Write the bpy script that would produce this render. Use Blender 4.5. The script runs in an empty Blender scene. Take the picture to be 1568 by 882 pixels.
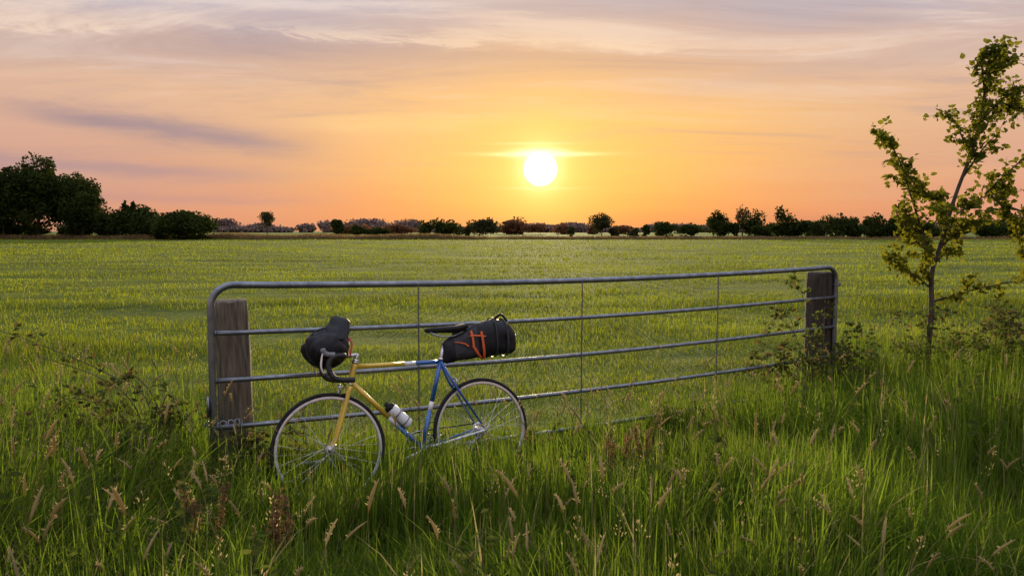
import bpy, math, random
import numpy as np
from mathutils import Vector, Matrix, noise
random.seed(11); rng=np.random.default_rng(11)
scene=bpy.context.scene
COL=scene.collection
def V(*a): return Vector(a)

# ---------------------------------------------------------------- node helpers
class NT:
    def __init__(s,nt): s.nt=nt
    def node(s,t,**kw):
        n=s.nt.nodes.new(t)
        for k,v in kw.items(): setattr(n,k,v)
        return n
    def put(s,inp,v):
        if hasattr(v,'links') and hasattr(v,'is_output'): s.nt.links.new(v,inp)
        else: inp.default_value=v
    def m(s,op,a,b=0.0,c=None,clamp=False):
        n=s.node('ShaderNodeMath',operation=op,use_clamp=clamp)
        s.put(n.inputs[0],a); s.put(n.inputs[1],b)
        if c is not None: s.put(n.inputs[2],c)
        return n.outputs[0]
    def mix(s,f,a,b,blend='MIX'):
        n=s.node('ShaderNodeMix',data_type='RGBA',blend_type=blend)
        s.put(n.inputs[0],f); s.put(n.inputs[6],a); s.put(n.inputs[7],b)
        return n.outputs[2]
    def ramp(s,f,stops,interp='LINEAR'):
        n=s.node('ShaderNodeValToRGB'); r=n.color_ramp; r.interpolation=interp
        while len(r.elements)<len(stops): r.elements.new(0.5)
        for e,(p,c) in zip(r.elements,stops):
            e.position=p; e.color=(c if len(c)==4 else (*c,1))
        s.put(n.inputs[0],f); return n.outputs[0]
    def noise(s,vec,scale,detail=4,rough=.5,dist=0.0):
        n=s.node('ShaderNodeTexNoise'); s.put(n.inputs['Vector'],vec)
        n.inputs['Scale'].default_value=scale; n.inputs['Detail'].default_value=detail
        n.inputs['Roughness'].default_value=rough; n.inputs['Distortion'].default_value=dist
        return n.outputs[0]
    def mapr(s,v,a,b,c=0.0,d=1.0,smooth=False):
        n=s.node('ShaderNodeMapRange')
        if smooth: n.interpolation_type='SMOOTHSTEP'
        s.put(n.inputs[0],v); n.inputs[1].default_value=a; n.inputs[2].default_value=b
        n.inputs[3].default_value=c; n.inputs[4].default_value=d
        return n.outputs[0]
    def vec(s,x,y,z):
        n=s.node('ShaderNodeCombineXYZ'); s.put(n.inputs[0],x); s.put(n.inputs[1],y); s.put(n.inputs[2],z); return n.outputs[0]
def newmat(name):
    m=bpy.data.materials.new(name); m.use_nodes=True; m.node_tree.nodes.clear()
    return m,NT(m.node_tree)
def C(c): return (c[0],c[1],c[2],1)

def pbr(name,c1,c2=None,rough=.5,metal=0.0,scale=20,stretch=(1,1,1),bump=0.0,coat=0.0,spec=.5,detail=5):
    m,n=newmat(name)
    out=n.node('ShaderNodeOutputMaterial'); b=n.node('ShaderNodeBsdfPrincipled')
    tc=n.node('ShaderNodeTexCoord'); mp=n.node('ShaderNodeMapping'); mp.inputs['Scale'].default_value=stretch
    n.put(mp.inputs[0],tc.outputs['Object'])
    f=n.noise(mp.outputs[0],scale,detail,.6)
    ff=n.mapr(f,.32,.68)
    c2=c2 or tuple(x*.7 for x in c1)
    n.put(b.inputs['Base Color'],n.mix(ff,C(c1),C(c2)))
    b.inputs['Metallic'].default_value=metal
    n.put(b.inputs['Roughness'],n.mapr(f,.2,.8,max(0.02,rough-.08),min(1,rough+.12)))
    b.inputs['Coat Weight'].default_value=coat; b.inputs['Specular IOR Level'].default_value=spec
    if bump:
        bp=n.node('ShaderNodeBump'); bp.inputs['Strength'].default_value=bump; bp.inputs['Distance'].default_value=.01
        n.put(bp.inputs['Height'],f); n.put(b.inputs['Normal'],bp.outputs[0])
    n.put(out.inputs[0],b.outputs[0]); return m

def leafmat(name,dark,light,trans,tmix=.45,pscale=.6,patch=.55,stretch=(1,1,1),straw=None):
    """foliage: diffuse + translucent, varied by per-leaf attribute and world-position noise; attribute above 1.2 = dry straw"""
    m,n=newmat(name)
    out=n.node('ShaderNodeOutputMaterial')
    at=n.node('ShaderNodeAttribute',attribute_name='bv')
    geo=n.node('ShaderNodeNewGeometry'); mp=n.node('ShaderNodeMapping'); mp.inputs['Scale'].default_value=stretch
    n.put(mp.inputs[0],geo.outputs['Position'])
    ns=n.mapr(n.noise(mp.outputs[0],pscale,2,.6),.35,.65)
    f=n.m('ADD',n.m('MULTIPLY',at.outputs['Fac'],1-patch),n.m('MULTIPLY',ns,patch),clamp=True)
    col=n.mix(f,C(dark),C(light)); tc=n.mix(f,C(tuple(x*.5 for x in trans)),C(trans))
    if straw:
        sf=n.m('GREATER_THAN',at.outputs['Fac'],1.2)
        col=n.mix(sf,col,C(straw)); tc=n.mix(sf,tc,C(tuple(min(.8,x*1.5) for x in straw)))
    b=n.node('ShaderNodeBsdfDiffuse'); n.put(b.inputs[0],col)
    t=n.node('ShaderNodeBsdfTranslucent'); n.put(t.inputs[0],tc)
    mx=n.node('ShaderNodeMixShader'); mx.inputs[0].default_value=tmix
    n.put(mx.inputs[1],b.outputs[0]); n.put(mx.inputs[2],t.outputs[0])
    n.put(out.inputs[0],mx.outputs[0]); return m

# ---------------------------------------------------------------- mesh builder
class MB:
    def __init__(s): s.v=[];s.f=[];s.m=[];s.b=[]
    def add(s,vs,fs,mat=0,bv=.5):
        o=len(s.v); s.v+= [tuple(p) for p in vs]; s.b+=[bv]*len(vs)
        for f in fs: s.f.append(tuple(i+o for i in f)); s.m.append(mat)
    def tube(s,pts,r,n=8,mat=0,closed=False,cap=True,bv=.5,flat=None):
        pts=[Vector(p) for p in pts]; k=len(pts)
        rs=r if isinstance(r,(list,tuple)) else [r]*k
        T=[]
        for i in range(k):
            if closed: t=pts[(i+1)%k]-pts[i-1]
            else: t=pts[min(i+1,k-1)]-pts[max(i-1,0)]
            T.append(t.normalized() if t.length>1e-9 else V(0,0,1))
        up=V(0,0,1) if abs(T[0].z)<.9 else V(1,0,0)
        vs=[];N=None;cn=None
        if closed:
            cn=(pts[1]-pts[0]).cross(pts[k//3]-pts[0]).normalized()
        for i in range(k):
            if closed: N=cn
            elif N is None: N=(up-T[i]*up.dot(T[i])).normalized()
            else:
                N=N-T[i]*N.dot(T[i]); N=N.normalized() if N.length>1e-6 else T[i].orthogonal().normalized()
            B=T[i].cross(N)
            for j in range(n):
                a=2*math.pi*j/n
                ca,sa=math.cos(a),math.sin(a)
                if flat: ca*=flat
                vs.append(pts[i]+(N*ca+B*sa)*rs[i])
        fs=[]
        for i in range(k if closed else k-1):
            i2=(i+1)%k
            for j in range(n):
                j2=(j+1)%n; fs.append((i*n+j,i*n+j2,i2*n+j2,i2*n+j))
        if cap and not closed:
            fs.append(tuple(range(n))[::-1]); fs.append(tuple((k-1)*n+j for j in range(n)))
        s.add(vs,fs,mat,bv)
    def ring(s,c,ax,R,r,n=64,m=8,mat=0,flat=None):
        c=Vector(c); ax=Vector(ax).normalized(); a=ax.orthogonal().normalized(); b=ax.cross(a)
        s.tube([c+(a*math.cos(t)+b*math.sin(t))*R for t in [2*math.pi*i/n for i in range(n)]],r,m,mat,closed=True,flat=flat)
    def lathe(s,base,ax,prof,n=16,mat=0):
        base=Vector(base); ax=Vector(ax).normalized(); a=ax.orthogonal().normalized(); b=ax.cross(a)
        vs=[base+ax*h+(a*math.cos(2*math.pi*j/n)+b*math.sin(2*math.pi*j/n))*r for h,r in prof for j in range(n)]
        fs=[(i*n+j,i*n+(j+1)%n,(i+1)*n+(j+1)%n,(i+1)*n+j) for i in range(len(prof)-1) for j in range(n)]
        fs.append(tuple(range(n))[::-1]); fs.append(tuple((len(prof)-1)*n+j for j in range(n)))
        s.add(vs,fs,mat)
    def box(s,c,sx,sy,sz,mat=0,M=None):
        vs=[Vector((x*sx/2,y*sy/2,z*sz/2)) for x in(-1,1) for y in(-1,1) for z in(-1,1)]
        if M: vs=[M@p for p in vs]
        vs=[p+Vector(c) for p in vs]
        s.add(vs,[(0,1,3,2),(4,6,7,5),(0,4,5,1),(2,3,7,6),(0,2,6,4),(1,5,7,3)],mat)
    def leaf(s,c,d,size,wid=.6,mat=0,fold=.25):
        c=Vector(c); d=Vector(d).normalized()
        sd=d.cross(Vector((random.gauss(0,1),random.gauss(0,1),random.gauss(0,1))))
        if sd.length<1e-4: sd=d.orthogonal()
        sd.normalize(); n=d.cross(sd)
        w=size*wid/2
        P=[c,c+d*size*.3+sd*w*.85+n*w*fold,c+d*size*.62+sd*w*.8+n*w*fold,c+d*size-n*w*fold,c+d*size*.62-sd*w*.8+n*w*fold,c+d*size*.3-sd*w*.85+n*w*fold,c+d*size*.5]
        s.add(P,[(0,1,2,6),(6,2,3),(0,6,4,5),(6,3,4)],mat,random.random())
    def obj(s,name,mats,parent=None,smooth=True,link=True,autosm=None):
        me=bpy.data.meshes.new(name); me.from_pydata(s.v,[],s.f)
        for m in mats: me.materials.append(m)
        me.polygons.foreach_set('material_index',s.m)
        me.polygons.foreach_set('use_smooth',[smooth]*len(s.f))
        a=me.attributes.new('bv','FLOAT','POINT'); a.data.foreach_set('value',s.b)
        me.update(); o=bpy.data.objects.new(name,me)
        if link: COL.objects.link(o)
        if parent: o.parent=parent
        if autosm:
            md=o.modifiers.new('es','EDGE_SPLIT'); md.split_angle=math.radians(autosm)
        return o
def empty(name,loc=(0,0,0),rot=(0,0,0)):
    e=bpy.data.objects.new(name,None); COL.objects.link(e); e.location=loc; e.rotation_euler=rot; e.empty_display_size=.2; return e
def catmull(P,n=8):
    P=[Vector(p) for p in P]; Q=[P[0]*2-P[1]]+P+[P[-1]*2-P[-2]]; out=[]
    for i in range(1,len(Q)-2):
        a,b,c,d=Q[i-1],Q[i],Q[i+1],Q[i+2]
        for j in range(n):
            t=j/n; out.append(.5*((2*b)+(c-a)*t+(2*a-5*b+4*c-d)*t*t+(3*b-a-3*c+d)*t**3))
    out.append(P[-1]); return out

# ---------------------------------------------------------------- camera / sun / world
cam=bpy.data.cameras.new('camera'); co=bpy.data.objects.new('camera',cam); COL.objects.link(co)
co.location=(0,0,1.65); co.rotation_euler=(math.radians(90-4.36),0,0)
cam.sensor_width=36; cam.lens=26.17; cam.clip_start=.05; cam.clip_end=9000
scene.camera=co
scene.view_settings.view_transform='Standard'; scene.view_settings.look='None'
scene.view_settings.exposure=0; scene.view_settings.gamma=1
SE=math.radians(4.7); SA=math.radians(2.16)
sd=V(math.sin(SA)*math.cos(SE),math.cos(SA)*math.cos(SE),math.sin(SE))
sl=bpy.data.lights.new('sun','SUN'); sl.energy=5; sl.angle=math.radians(.6); sl.color=(1,.80,.42)
so=bpy.data.objects.new('sun',sl); COL.objects.link(so); so.rotation_euler=sd.to_track_quat('Z','Y').to_euler(); so.location=(30,400,60)

w=bpy.data.worlds.new('World'); scene.world=w; w.use_nodes=True; w.node_tree.nodes.clear(); n=NT(w.node_tree)
out=n.node('ShaderNodeOutputWorld'); bg=n.node('ShaderNodeBackground')
tc=n.node('ShaderNodeTexCoord'); D=tc.outputs['Generated']
nrm=n.node('ShaderNodeVectorMath',operation='NORMALIZE'); n.put(nrm.inputs[0],D); D=nrm.outputs[0]
sp=n.node('ShaderNodeSeparateXYZ'); n.put(sp.inputs[0],D); X,Y,Z=sp.outputs
R2D=180/math.pi
el=n.m('MULTIPLY',n.m('ARCSINE',Z),R2D)
az=n.m('MULTIPLY',n.m('ARCTAN2',X,Y),R2D)
zz=n.m('ADD',n.m('MAXIMUM',Z,0.0),.06)
px=n.m('DIVIDE',X,zz); py=n.m('DIVIDE',Y,zz)
nA=n.noise(n.vec(n.m('MULTIPLY',az,.045),n.m('MULTIPLY',el,.30),0),1.0,4,.6,.6)     # banded
elw=n.m('ADD',el,n.m('MULTIPLY',n.m('SUBTRACT',nA,.5),4.0))
F=n.m('DIVIDE',elw,60.0,clamp=True)
def sr(r,g,b): return tuple(((c/255)/12.92 if c/255<.04045 else ((c/255+.055)/1.055)**2.4) for c in(r,g,b))
sunside=[(0,sr(222,134,88)),(1.5/60,sr(242,154,82)),(4.5/60,sr(252,184,92)),(8/60,sr(249,192,112)),(11/60,sr(236,184,134)),(14/60,sr(206,174,160)),(18/60,sr(184,178,192)),(30/60,sr(195,200,225)),(1,sr(225,232,250))]
away=[(0,sr(208,148,122)),(1.5/60,sr(218,154,128)),(4/60,sr(208,158,142)),(7/60,sr(216,170,148)),(10/60,sr(226,184,156)),(13/60,sr(206,180,172)),(17/60,sr(174,182,208)),(30/60,sr(190,198,225)),(1,sr(225,232,250))]
a=n.ramp(F,sunside); b=n.ramp(F,away)
dz=n.m('DIVIDE',n.m('SUBTRACT',az,4.5),21.0)
wz=n.m('POWER',math.e,n.m('MULTIPLY',n.m('MULTIPLY',dz,dz),-1.0))
sky=n.mix(wz,b,a)
mp=n.node('ShaderNodeMapping'); mp.inputs['Scale'].default_value=(.35,1.0,1); mp.inputs['Rotation'].default_value=(0,0,.25)
n.put(mp.inputs[0],n.vec(px,py,0))
c1=n.noise(mp.outputs[0],1.3,8,.68,.9)
wisp=n.m('MULTIPLY',n.mapr(c1,.48,.66,0,1,True),n.mapr(el,6,13,0,1,True))
sky=n.mix(n.m('MULTIPLY',wisp,.68),sky,C(sr(240,216,200)))
dk=n.m('MULTIPLY',n.mapr(c1,.5,.32,0,1,True),n.mapr(el,2,9,0,1,True))
sky=n.mix(n.m('MULTIPLY',dk,.38),sky,C(sr(156,142,154)))
nE=n.noise(n.vec(n.m('MULTIPLY',az,.14),n.m('MULTIPLY',el,.7),3.0),1.0,6,.72,.5)
nEc=n.m('SUBTRACT',nE,.5)
elc=n.m('ADD',el,n.m('MULTIPLY',nEc,3.6))
arch=n.m('SUBTRACT',14.2,n.m('MULTIPLY',n.m('POWER',n.m('DIVIDE',n.m('ADD',az,8.0),24.0),2.0),1.2))
da=n.m('SUBTRACT',arch,elc)
fade=n.mapr(az,2,26,1,.15,True)
sheet=n.m('MULTIPLY',n.m('MULTIPLY',n.mapr(da,0,1.0,0,1,True),n.mapr(da,1.0,4.5,1,0,True)),fade)
sky=n.mix(n.m('MULTIPLY',sheet,.36),sky,C(sr(174,146,144)))
rim=n.m('MULTIPLY',n.m('MULTIPLY',n.mapr(da,-1.1,0,0,1,True),n.mapr(da,0,.5,1,0,True)),fade)
sky=n.mix(n.m('MULTIPLY',n.m('MULTIPLY',rim,n.mapr(nE,.42,.58)),.65),sky,C(sr(242,216,192)))
els=n.m('ADD',el,n.m('MULTIPLY',nEc,1.7))
def streak(az0,az1,el0,slope,wd,amt,col):
    global sky
    c=n.m('ADD',el0,n.m('MULTIPLY',n.m('SUBTRACT',az,(az0+az1)/2),slope))
    d=n.m('DIVIDE',n.m('SUBTRACT',els,c),wd)
    g=n.m('POWER',math.e,n.m('MULTIPLY',n.m('MULTIPLY',d,d),-1.0))
    h=(az1-az0)/2
    k=n.m('ABSOLUTE',n.m('DIVIDE',n.m('SUBTRACT',az,(az0+az1)/2),h))
    g=n.m('MULTIPLY',g,n.mapr(k,.3,1.0,1,0,True))
    sky=n.mix(n.m('MULTIPLY',g,amt),sky,C(col))
streak(-37,-12,6.9,-.1,.8,.75,sr(150,132,146))
streak(-48,-14,4.3,-.03,.6,.6,sr(166,140,148))
streak(-42,-10,2.3,.0,.45,.45,sr(184,144,142))
streak(-20,20,9.4,.03,.5,.3,sr(222,176,142))
streak(8,42,11.3,.05,.8,.35,sr(202,174,164))
streak(-18,2,8.0,.03,.6,.55,sr(253,206,140))
streak(10,40,4.0,-.02,.6,.35,sr(236,176,128))
streak(-34,4,16.0,.05,.35,.6,sr(232,214,206))
streak(-10,34,13.2,-.04,.3,.4,sr(236,206,184))
dt=n.node('ShaderNodeVectorMath',operation='DOT_PRODUCT'); n.put(dt.inputs[0],D); dt.inputs[1].default_value=sd
ang=n.m('MULTIPLY',n.m('ARCCOSINE',n.m('MINIMUM',dt.outputs['Value'],1.0)),R2D)
def gl(s,p=1.0): return n.m('POWER',math.e,n.m('MULTIPLY',n.m('POWER',n.m('DIVIDE',ang,s),p),-1.0))
g1=gl(7.0,1.3); g2=gl(2.5,1.6); g3=gl(1.55,2.6)
sky=n.mix(n.m('MULTIPLY',g1,.76),sky,C((1.0,.585,.15)))
sky=n.mix(n.m('MULTIPLY',g2,.92),sky,C((1.2,.86,.22)))
sky=n.mix(n.m('MULTIPLY',g3,.95),sky,C((1.35,1.15,.50)))
sa=n.m('SUBTRACT',az,SA*R2D)
def bar(e0,az0,wa,we,amt,col):
    global sky
    x=n.m('DIVIDE',n.m('SUBTRACT',sa,az0),wa); y=n.m('DIVIDE',n.m('SUBTRACT',el,e0),we)
    q=n.m('ADD',n.m('MULTIPLY',x,x),n.m('MULTIPLY',y,y))
    sky=n.mix(n.m('MULTIPLY',n.m('POWER',math.e,n.m('MULTIPLY',q,-1.0)),amt),sky,C(col))
bar(5.80,.2,3.6,.14,1.0,(1.5,1.25,.6))
bar(5.85,-.1,1.7,.34,1.0,(1.8,1.55,.9))
bar(6.6,-.4,2.4,.09,.6,(1.2,.95,.42))
bar(3.25,0,2.2,.10,.7,(1.25,.88,.38))
disc=n.mapr(ang,1.38,.85,0,1,True)
sky=n.mix(disc,sky,C((7,6.6,4.6)))
nish=n.node('ShaderNodeTexSky',sky_type='NISHITA'); nish.sun_disc=False; nish.sun_elevation=SE; nish.sun_rotation=SA
nish.air_density=1.2; nish.dust_density=2.0
add=n.mix(1.0,sky,n.mix(1.0,nish.outputs[0],(.006,.006,.006,1),'MULTIPLY'),'ADD')
up=n.mapr(el,20,50,1.0,1.45,True)
add=n.mix(1.0,add,n.vec(up,up,up),'MULTIPLY')
n.put(bg.inputs[0],add); bg.inputs[1].default_value=1.0
n.put(out.inputs[0],bg.outputs[0])

# ---------------------------------------------------------------- materials
M_steel=pbr('galvanised_steel',(.26,.28,.32),(.14,.155,.185),.40,.85,14,bump=.1)
M_wood=pbr('weathered_wood',(.19,.155,.11),(.045,.036,.026),.85,0,9,(6,6,.6),bump=.9)
M_wood2=pbr('backlit_wood',(.06,.045,.032),(.022,.016,.012),.85,0,9,(6,6,.6),bump=.9)  # post wood with its backlit shade put into the colour
M_yel=pbr('yellow_enamel',(.72,.5,.06),(.66,.44,.05),.25,.1,5,coat=.6)
M_blue=pbr('blue_enamel',(.025,.12,.40),(.02,.09,.33),.25,.2,5,coat=.6)
M_alu=pbr('polished_aluminium',(.62,.62,.64),(.45,.45,.48),.25,.95,30)
M_rim=pbr('rim_silver',(.72,.72,.75),(.55,.55,.58),.3,.6,30)
M_rub=pbr('black_rubber',(.018,.018,.018),(.01,.01,.01),.7,0,60,spec=.3)
M_tape=pbr('bar_tape',(.02,.02,.022),(.012,.012,.012),.6,0,80,bump=.4)
M_hood=pbr('grey_hood_rubber',(.22,.22,.24),(.14,.14,.15),.6,0,40)
M_bag=pbr('bag_fabric',(.014,.015,.019),(.008,.008,.010),.5,0,25,bump=.25,spec=.25)
M_bagg=pbr('bag_panel_grey',(.035,.037,.043),(.022,.023,.026),.5,0,25,bump=.3,spec=.3)
M_or=pbr('orange_strap',(.75,.13,.03),(.6,.1,.02),.55,0,25)
M_red=pbr('red_strap',(.5,.03,.03),(.4,.02,.02),.5,0,25)
M_white=pbr('white_plastic',(.75,.76,.78),(.65,.66,.7),.35,0,8)
M_bark=pbr('bark',(.10,.075,.055),(.04,.03,.022),.9,0,12,(3,3,1),bump=.8)
M_twig=pbr('twig',(.10,.07,.045),(.05,.035,.025),.85,0,20)

M_grassT=leafmat('tall_grass_blade',(.020,.054,.008),(.100,.160,.018),(.29,.41,.035),.5,.7,patch=.45,straw=(.27,.22,.10))
M_grassF=leafmat('field_grass_blade',(.040,.090,.008),(.20,.235,.020),(.44,.49,.035),.5,.30,patch=.75,stretch=(.55,1.5,1),straw=(.30,.26,.09))
M_seed=leafmat('seed_head',(.24,.19,.10),(.42,.35,.18),(.7,.55,.26),.45,1.0)
M_dock=leafmat('dock_seed',(.12,.065,.035),(.23,.14,.075),(.4,.22,.1),.4,1.0)
M_stem=leafmat('grass_stem',(.12,.14,.04),(.25,.22,.08),(.4,.38,.12),.4,1.0)
M_leafY=leafmat('young_tree_leaf',(.028,.048,.009),(.08,.10,.016),(.38,.36,.03),.42,2.0,patch=.3)
M_leafB=leafmat('bramble_leaf',(.022,.045,.012),(.07,.10,.025),(.2,.24,.05),.4,2.0,patch=.4)
M_leafR=leafmat('bramble_leaf_reddish',(.09,.06,.025),(.14,.09,.04),(.3,.2,.07),.4,2.0,patch=.4)
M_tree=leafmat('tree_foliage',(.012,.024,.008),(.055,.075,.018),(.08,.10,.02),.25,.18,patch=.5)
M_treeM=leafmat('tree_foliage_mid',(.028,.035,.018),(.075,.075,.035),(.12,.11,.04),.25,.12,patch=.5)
M_treeW=leafmat('tree_foliage_warm_haze',(.14,.07,.04),(.24,.12,.065),(.3,.14,.06),.3,.1,patch=.5)  # reddish sun glow and haze painted into the leaf colour
M_treeH=leafmat('tree_foliage_far_haze',(.21,.155,.14),(.30,.21,.18),(.2,.15,.14),.2,.05,patch=.5)  # aerial haze of the distance painted in as paler foliage colour
M_reed=leafmat('reeds',(.12,.085,.04),(.24,.17,.08),(.3,.2,.09),.4,.2,patch=.5)

# ---------------------------------------------------------------- ground
def gz(x,y):
    x=np.asarray(x,float); y=np.asarray(y,float)
    f=np.clip((np.hypot(x,y)-9)/30,0,1)
    return f*(.10*np.sin(x*.11+1)*np.sin(y*.09)+.05*np.sin(x*.31+y*.23))
def axis(lim):
    a=[0.0];s=1.0
    while a[-1]<lim: a.append(a[-1]+s); s*=1.06
    return a
ax=axis(4500); gx=np.array([-v for v in ax[:0:-1]]+ax); gy=gx
GX,GY=np.meshgrid(gx,gy); GZ=gz(GX,GY); nn_=len(gx)
vs=np.stack([GX.ravel(),GY.ravel(),GZ.ravel()],1)
idx=np.arange(nn_*nn_).reshape(nn_,nn_)
fs=np.stack([idx[:-1,:-1].ravel(),idx[:-1,1:].ravel(),idx[1:,1:].ravel(),idx[1:,:-1].ravel()],1)
me=bpy.data.meshes.new('ground'); me.from_pydata(vs.tolist(),[],fs.tolist())
me.polygons.foreach_set('use_smooth',[True]*len(fs))
g=bpy.data.objects.new('ground',me); COL.objects.link(g)
m,k=newmat('meadow_ground'); o_=k.node('ShaderNodeOutputMaterial'); b_=k.node('ShaderNodeBsdfPrincipled')
ge=k.node('ShaderNodeNewGeometry'); P=ge.outputs['Position']
mp=k.node('ShaderNodeMapping'); mp.inputs['Scale'].default_value=(.55,1.5,1); k.put(mp.inputs[0],P)
f1=k.mapr(k.noise(mp.outputs[0],.30,4,.6),.35,.65); f2=k.mapr(k.noise(P,9,4,.7),.3,.7)
c=k.mix(f1,C((.045,.080,.010)),C((.15,.18,.02))); c=k.mix(k.m('MULTIPLY',f2,.35),c,C((.03,.045,.01)))
k.put(b_.inputs['Base Color'],c); b_.inputs['Roughness'].default_value=.95; b_.inputs['Specular IOR Level'].default_value=.1
bp=k.node('ShaderNodeBump'); bp.inputs['Strength'].default_value=.8; bp.inputs['Distance'].default_value=.06
k.put(bp.inputs['Height'],f2); k.put(b_.inputs['Normal'],bp.outputs[0]); k.put(o_.inputs[0],b_.outputs[0])
me.materials.append(m)

# ---------------------------------------------------------------- grass (one real mesh per kind)
def npmesh(name,verts,quads,tris,bv,mats,mq=None,mt=None):
    me=bpy.data.meshes.new(name); nv=len(verts); nq=len(quads); nt=len(tris)
    me.vertices.add(nv); me.vertices.foreach_set('co',np.asarray(verts,np.float32).ravel())
    me.loops.add(nq*4+nt*3); me.loops.foreach_set('vertex_index',np.concatenate([quads.ravel(),tris.ravel()]).astype(np.int32))
    me.polygons.add(nq+nt)
    ls=np.concatenate([np.arange(nq)*4,nq*4+np.arange(nt)*3]).astype(np.int32)
    me.polygons.foreach_set('loop_start',ls)
    for m_ in mats: me.materials.append(m_)
    if mq is not None: me.polygons.foreach_set('material_index',np.concatenate([mq,mt]).astype(np.int32))
    a=me.attributes.new('bv','FLOAT','POINT'); a.data.foreach_set('value',np.asarray(bv,np.float32))
    me.update(calc_edges=True); o=bpy.data.objects.new(name,me); COL.objects.link(o); return o
def blades(name,x,y,z,h,wd,L,dirn,segs,mat,bv=None,tw=.5):
    N=len(x); dx,dy=np.cos(dirn),np.sin(dirn)
    q=dirn+np.pi/2+rng.normal(0,tw,N); wx,wy=np.cos(q)*wd/2,np.sin(q)*wd/2
    Vt=np.zeros((N,2*segs+1,3),np.float32); dr=np.clip(L/h,0,1.6)
    for s in range(segs+1):
        u=s/segs; off=L*u**2.0; zz_=z+h*(u-.50*np.minimum(dr,1.3)*u**3)
        ww=(1-u**1.7)*(.65+.35*min(1,u*4))
        if s<segs:
            Vt[:,2*s]=np.stack([x+dx*off-wx*ww,y+dy*off-wy*ww,zz_],1); Vt[:,2*s+1]=np.stack([x+dx*off+wx*ww,y+dy*off+wy*ww,zz_],1)
        else: Vt[:,2*s]=np.stack([x+dx*off,y+dy*off,zz_],1)
    base=(np.arange(N)*(2*segs+1))[:,None]
    qs=np.concatenate([base+np.array([[2*s,2*s+1,2*s+3,2*s+2]]) for s in range(segs-1)],0) if segs>1 else np.zeros((0,4),int)
    ts=base+np.array([[2*segs-2,2*segs-1,2*segs]])
    if bv is None: bv=rng.random(N)
    return npmesh(name,Vt.reshape(-1,3),qs,ts,np.repeat(bv,2*segs+1),[mat])
def nz(x,y,s,seed=0): return np.array([noise.noise(Vector((a*s,b*s,seed))) for a,b in zip(x.tolist(),y.tolist())])
def gateY(x): return 4.41+.562*(x+1.8)
def bound(x):
    return np.where(x<-1.9,4.75+(x+1.9)*-.1,np.where(x>3.2,7.35+(x-3.2)*.1,gateY(x)))
bx0,by0,bx1,by1=-.19,4.86,-1.07,4.41
def verge_h(x,y):
    s=bound(x)-y
    tt=np.clip(((x-bx0)*(bx1-bx0)+(y-by0)*(by1-by0))/((bx1-bx0)**2+(by1-by0)**2),-.15,1.15)
    db=np.hypot(x-(bx0+tt*(bx1-bx0)),y-(by0+tt*(by1-by0)))
    h=.40+.24*nz(x,y,.7,2)+.20*nz(x,y,2.0,5)
    h=h+.24*np.clip((-1.2-x)/.8,0,1)+.16*np.clip((x-2.4)/1.5,0,1)
    near=np.clip(1-(db-.05)/.6,0,1); h=h*(1-near*.30)
    gl_=np.clip(1-s/1.1,0,1)*((x>-.3)&(x<2.4)); h=h*(1-gl_*.42)
    lf=np.clip(1-s/.5,0,1)*((x>-1.9)&(x<-.3)); h=h*(1-lf*.35)
    return np.clip(h,.12,.85),s
Nt=9500
ty=rng.uniform(1.6,9.2,Nt); tx=rng.uniform(-1,1,Nt)*(.74*ty+1.3)
s=bound(tx)-ty
keep=((s>-.05)|((s>-.5)&(rng.random(Nt)<np.clip(1+s/.5,0,1)*.8)))&~(np.hypot(tx,ty)<1.75)
keep&=(rng.random(Nt)<np.clip(.85+1.1*nz(tx,ty,1.6,44),.35,1))
tx,ty=tx[keep],ty[keep]; th,s=verge_h(tx,ty)
th*=rng.uniform(.65,1.3,len(tx)); tdir=nz(tx,ty,.6,30)*7+rng.normal(0,.5,len(tx)); tb=np.clip(.5+1.3*nz(tx,ty,1.2,71)+rng.normal(0,.25,len(tx)),0,1)
tl=np.clip(.34+.7*nz(tx,ty,.9,55),.08,.85)
K=30
x=np.repeat(tx,K);y=np.repeat(ty,K);N=len(x)
r=.10*np.sqrt(rng.random(N)); t=rng.uniform(0,6.28,N); x=x+r*np.cos(t);y=y+r*np.sin(t)
h=np.repeat(th,K)*rng.uniform(.4,1.2,N); dirn=np.repeat(tdir,K)+rng.normal(0,1.0,N)
Lr=h*np.abs(rng.normal(0,1,N)*.28+np.repeat(tl,K)).clip(.03,1.3)
bvv=np.clip(np.repeat(tb,K)*.6+rng.random(N)*.4,0,1); bvv[rng.random(N)<.06]=1.5
blades('tall_grass',x,y,gz(x,y)-.01,h*1.12,rng.uniform(.004,.0135,N),Lr,dirn,5,M_grassT,bvv)

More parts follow.
